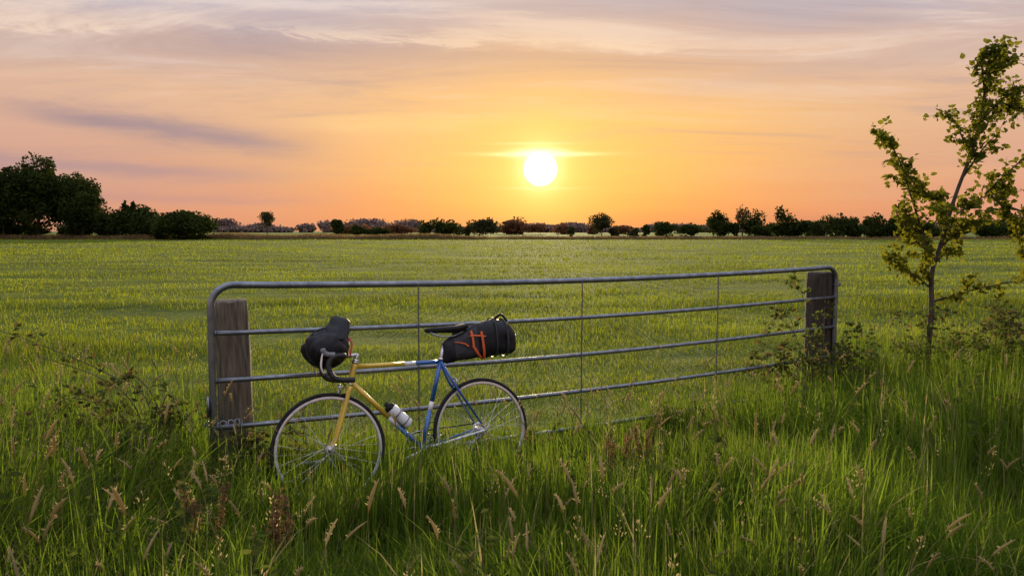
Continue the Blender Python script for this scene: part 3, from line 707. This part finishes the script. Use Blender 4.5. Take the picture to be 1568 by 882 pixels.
bramble('bramble_bush',(-1.62,4.55,0),[rc(random.uniform(-.1,.2),0,random.uniform(-.15,.35),random.uniform(-.2,.1),random.uniform(.22,.38),.06) for i in range(9)],16,.05,mm)
bramble('bramble_bush',(2.75,6.75,0),[rc(0,0,-.2,.1,1.12),rc(0,0,-.45,0,.75),rc(.1,0,.1,.0,.85),rc(-.1,0,-.6,-.1,.5),rc(.1,0,.45,-.1,.65),rc(0,0,-.1,-.2,.6),rc(-.1,0,-.3,.1,.85)]+[rc(random.uniform(-.4,.4),0,random.uniform(-.8,.6),random.uniform(-.3,.3),random.uniform(.32,.55),.08) for i in range(14)],20,.06,mm)
bramble('bramble_bush',(4.55,7.3,0),[rc(random.uniform(-.7,1.0),0,random.uniform(-.8,1.5),random.uniform(-.4,.4),random.uniform(.45,.92),.1) for i in range(44)],20,.055,mm)

# ---------------------------------------------------------------- distant trees (leaf-clump crowns)
def leafquads(cs,sz):
    N_=len(cs); a=rng.normal(size=(N_,3)); a/=np.linalg.norm(a,axis=1)[:,None]
    b=rng.normal(size=(N_,3)); b-=a*(a*b).sum(1)[:,None]; b/=np.linalg.norm(b,axis=1)[:,None]
    s_=sz*rng.uniform(.5,1.2,N_)[:,None]
    return np.stack([cs-a*s_-b*s_*.5,cs+a*s_*.3-b*s_*.7,cs+a*s_+b*s_*.4,cs-a*s_*.4+b*s_*.6],1)
def crown(c,R,nb,nl,sub=.42,lowfill=.3):
    c=np.array(c);R=np.array(R); out=[]
    for i in range(nb):
        d=rng.normal(size=3); d/=np.linalg.norm(d)
        if rng.random()>lowfill: d[2]=abs(d[2])
        cc=c+d*R*rng.uniform(.2,.78); rr=R*sub*rng.uniform(.5,1.15)
        e=rng.normal(size=(nl,3)); e/=np.linalg.norm(e,axis=1)[:,None]; e*=rng.uniform(.35,1.0,nl)[:,None]**.5
        out.append(cc+e*rr)
    return np.concatenate(out)
def leafobj(name,cs,sz,mat,trunks=None):
    q=leafquads(cs,sz); N_=len(q); quads=np.arange(N_*4).reshape(-1,4); vv=q.reshape(-1,3); bvals=np.repeat(rng.random(N_),4); mq=np.zeros(N_)
    if trunks:
        t=MB()
        for P_,r_ in trunks: t.tube(P_,r_,7,1,cap=False)
        o0=len(vv); vv=np.concatenate([vv,np.array(t.v)]); bvals=np.concatenate([bvals,t.b]); tf=np.array(t.f)+o0
        quads=np.concatenate([quads,tf]); mq=np.concatenate([mq,np.ones(len(tf))])
    return npmesh(name,vv,quads,np.zeros((0,3),int),bvals,[mat,M_bark],mq,np.zeros(0))
def tree(name,x,D,w_,H,mat,base=.25,nb=26,nl=110,lf=.022,low=.3,sub=.42):
    b0=H*base; cz=(H+b0)/2; rz=(H-b0)/2
    cs=crown((x,D,cz),(w_,w_,rz),nb,nl,sub,low)
    cs=cs[cs[:,2]>b0*.5]
    tr=[([V(x,D,-.2),V(x+.1*w_,D,H*.3),V(x-.05*w_,D,H*.75)],[H*.022,H*.018,H*.006])]
    for i in range(7):
        a=random.random()*6.28; z0=H*random.uniform(.25,.5)
        tr.append(([V(x,D,z0),V(x+math.cos(a)*w_*.4,D+math.sin(a)*w_*.4,z0+H*.15),V(x+math.cos(a)*w_*.7,D+math.sin(a)*w_*.7,z0+H*.28)],[H*.009,H*.006,H*.003]))
    return leafobj(name,cs,H*lf,mat,tr)
tree('broadleaf_tree',-103,151,7.5,14.8,M_tree,.0,100,230,.020,.6,.32)
tree('broadleaf_tree',-95.5,150,7.2,17.4,M_tree,.0,110,230,.016,.6,.30)
tree('broadleaf_tree',-89.5,152,6.2,14.4,M_tree,.0,90,220,.020,.6,.32)
tree('broadleaf_tree',-85.8,149,4.4,11,M_tree,.0,60,180,.022,.6,.35)
tree('broadleaf_tree',-111,150,8,14.8,M_tree,.0,90,220,.020,.6,.33)
under=[]
xx=-118
while xx<-84: under.append((xx,random.uniform(2,3.4),random.uniform(2.5,4.6))); xx+=random.uniform(2,3.5)
def bush(name,x,D,w_,H,mat,nb=40,nl=150,lf=.05): 
    cs=crown((x,D,H*.42),(w_,w_*.8,H*.6),nb,nl,.45,.5); cs[:,2]=np.abs(cs[:,2]); return leafobj(name,cs,H*lf,mat,[([V(x,D,-.1),V(x,D,H*.6)],[.15,.05])])
bush('willow_bush',-81.5,150,3.6,5.8,M_tree); bush('willow_bush',-76,152,5.2,7.0,M_tree); bush('willow_bush',-76.8,151,1.8,8.2,M_tree,14)
bush('willow_bush',-71,150,3.8,4.8,M_tree); bush('willow_bush',-62.5,143,6.2,5.6,M_tree,60,180); bush('willow_bush',-68,146,3.0,4.2,M_tree)
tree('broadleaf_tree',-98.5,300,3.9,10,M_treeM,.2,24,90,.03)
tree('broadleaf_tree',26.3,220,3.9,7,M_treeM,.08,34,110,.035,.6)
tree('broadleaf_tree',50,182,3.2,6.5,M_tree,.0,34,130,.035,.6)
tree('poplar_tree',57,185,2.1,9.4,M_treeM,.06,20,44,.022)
def line(name,items,D,mat,nl=90):
    allc=[]
    for (pxc,hw,H) in items:
        allc.append(crown((pxc,D+random.uniform(-4,4),H*.40),(hw,hw*.7,H*.62),max(10,int(hw*5.0)),nl,.45,.5))
    cs=np.concatenate(allc); cs[:,2]=np.abs(cs[:,2]); return leafobj(name,cs,.30*D/180,mat)
line('tree_line',under,152,M_tree,80)
hedge=[]; xx=52
while xx<135: hedge.append((xx,random.uniform(1.6,4.8),random.choice((2.4,3.0,3.8,4.6,6.2)))); xx+=random.uniform(2.2,4.4)
line('tree_line',[(37,3.8,4.6),(43.3,3.4,3.8),(32,1.5,2.8),(59.5,3.6,6.4),(66.5,3.4,7.6),(72,5.5,5.0),(79.5,4.5,4.6),(81.4,3.0,6.2),(88.6,4.0,5.8),(92.5,3.5,7.0),(98,4,4.8),(116,7,4.6),(127,6,5.6)]+hedge,180,M_tree,80)
line('tree_line',[(-23.5,2.6,5.2),(-17.5,4.8,5.0),(-19,2,4.8),(-36,4.0,2.8),(-46,2.6,4.8),(-41,2.4,3.4)],200,M_tree)
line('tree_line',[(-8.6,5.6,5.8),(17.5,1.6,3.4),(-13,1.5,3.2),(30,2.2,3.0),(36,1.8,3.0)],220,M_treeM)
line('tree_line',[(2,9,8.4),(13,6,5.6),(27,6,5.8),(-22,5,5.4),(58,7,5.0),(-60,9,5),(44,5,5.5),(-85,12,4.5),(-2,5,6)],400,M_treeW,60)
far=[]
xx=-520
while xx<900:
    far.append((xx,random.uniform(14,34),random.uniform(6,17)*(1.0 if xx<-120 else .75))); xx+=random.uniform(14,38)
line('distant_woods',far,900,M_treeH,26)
N_=26000; x=rng.uniform(-150,120,N_); y=rng.uniform(146,156,N_); k_=(x<70)|(rng.random(N_)<.2); x,y=x[k_],y[k_]
h=(.9+.5*nz(x,y,.08,4))*rng.uniform(.6,1.2,len(x)); h*=np.where(x>-5,.6,1)
dx=rng.normal(0,.12,len(x)); q=np.stack([np.stack([x-.11,y,0*x],1),np.stack([x+.11,y,0*x],1),np.stack([x+dx+.03,y+.05,h],1),np.stack([x+dx-.03,y+.05,h],1)],1)
npmesh('reed_strip',q.reshape(-1,3),np.arange(len(x)*4).reshape(-1,4),np.zeros((0,3),int),np.repeat(rng.random(len(x)),4),[M_reed])
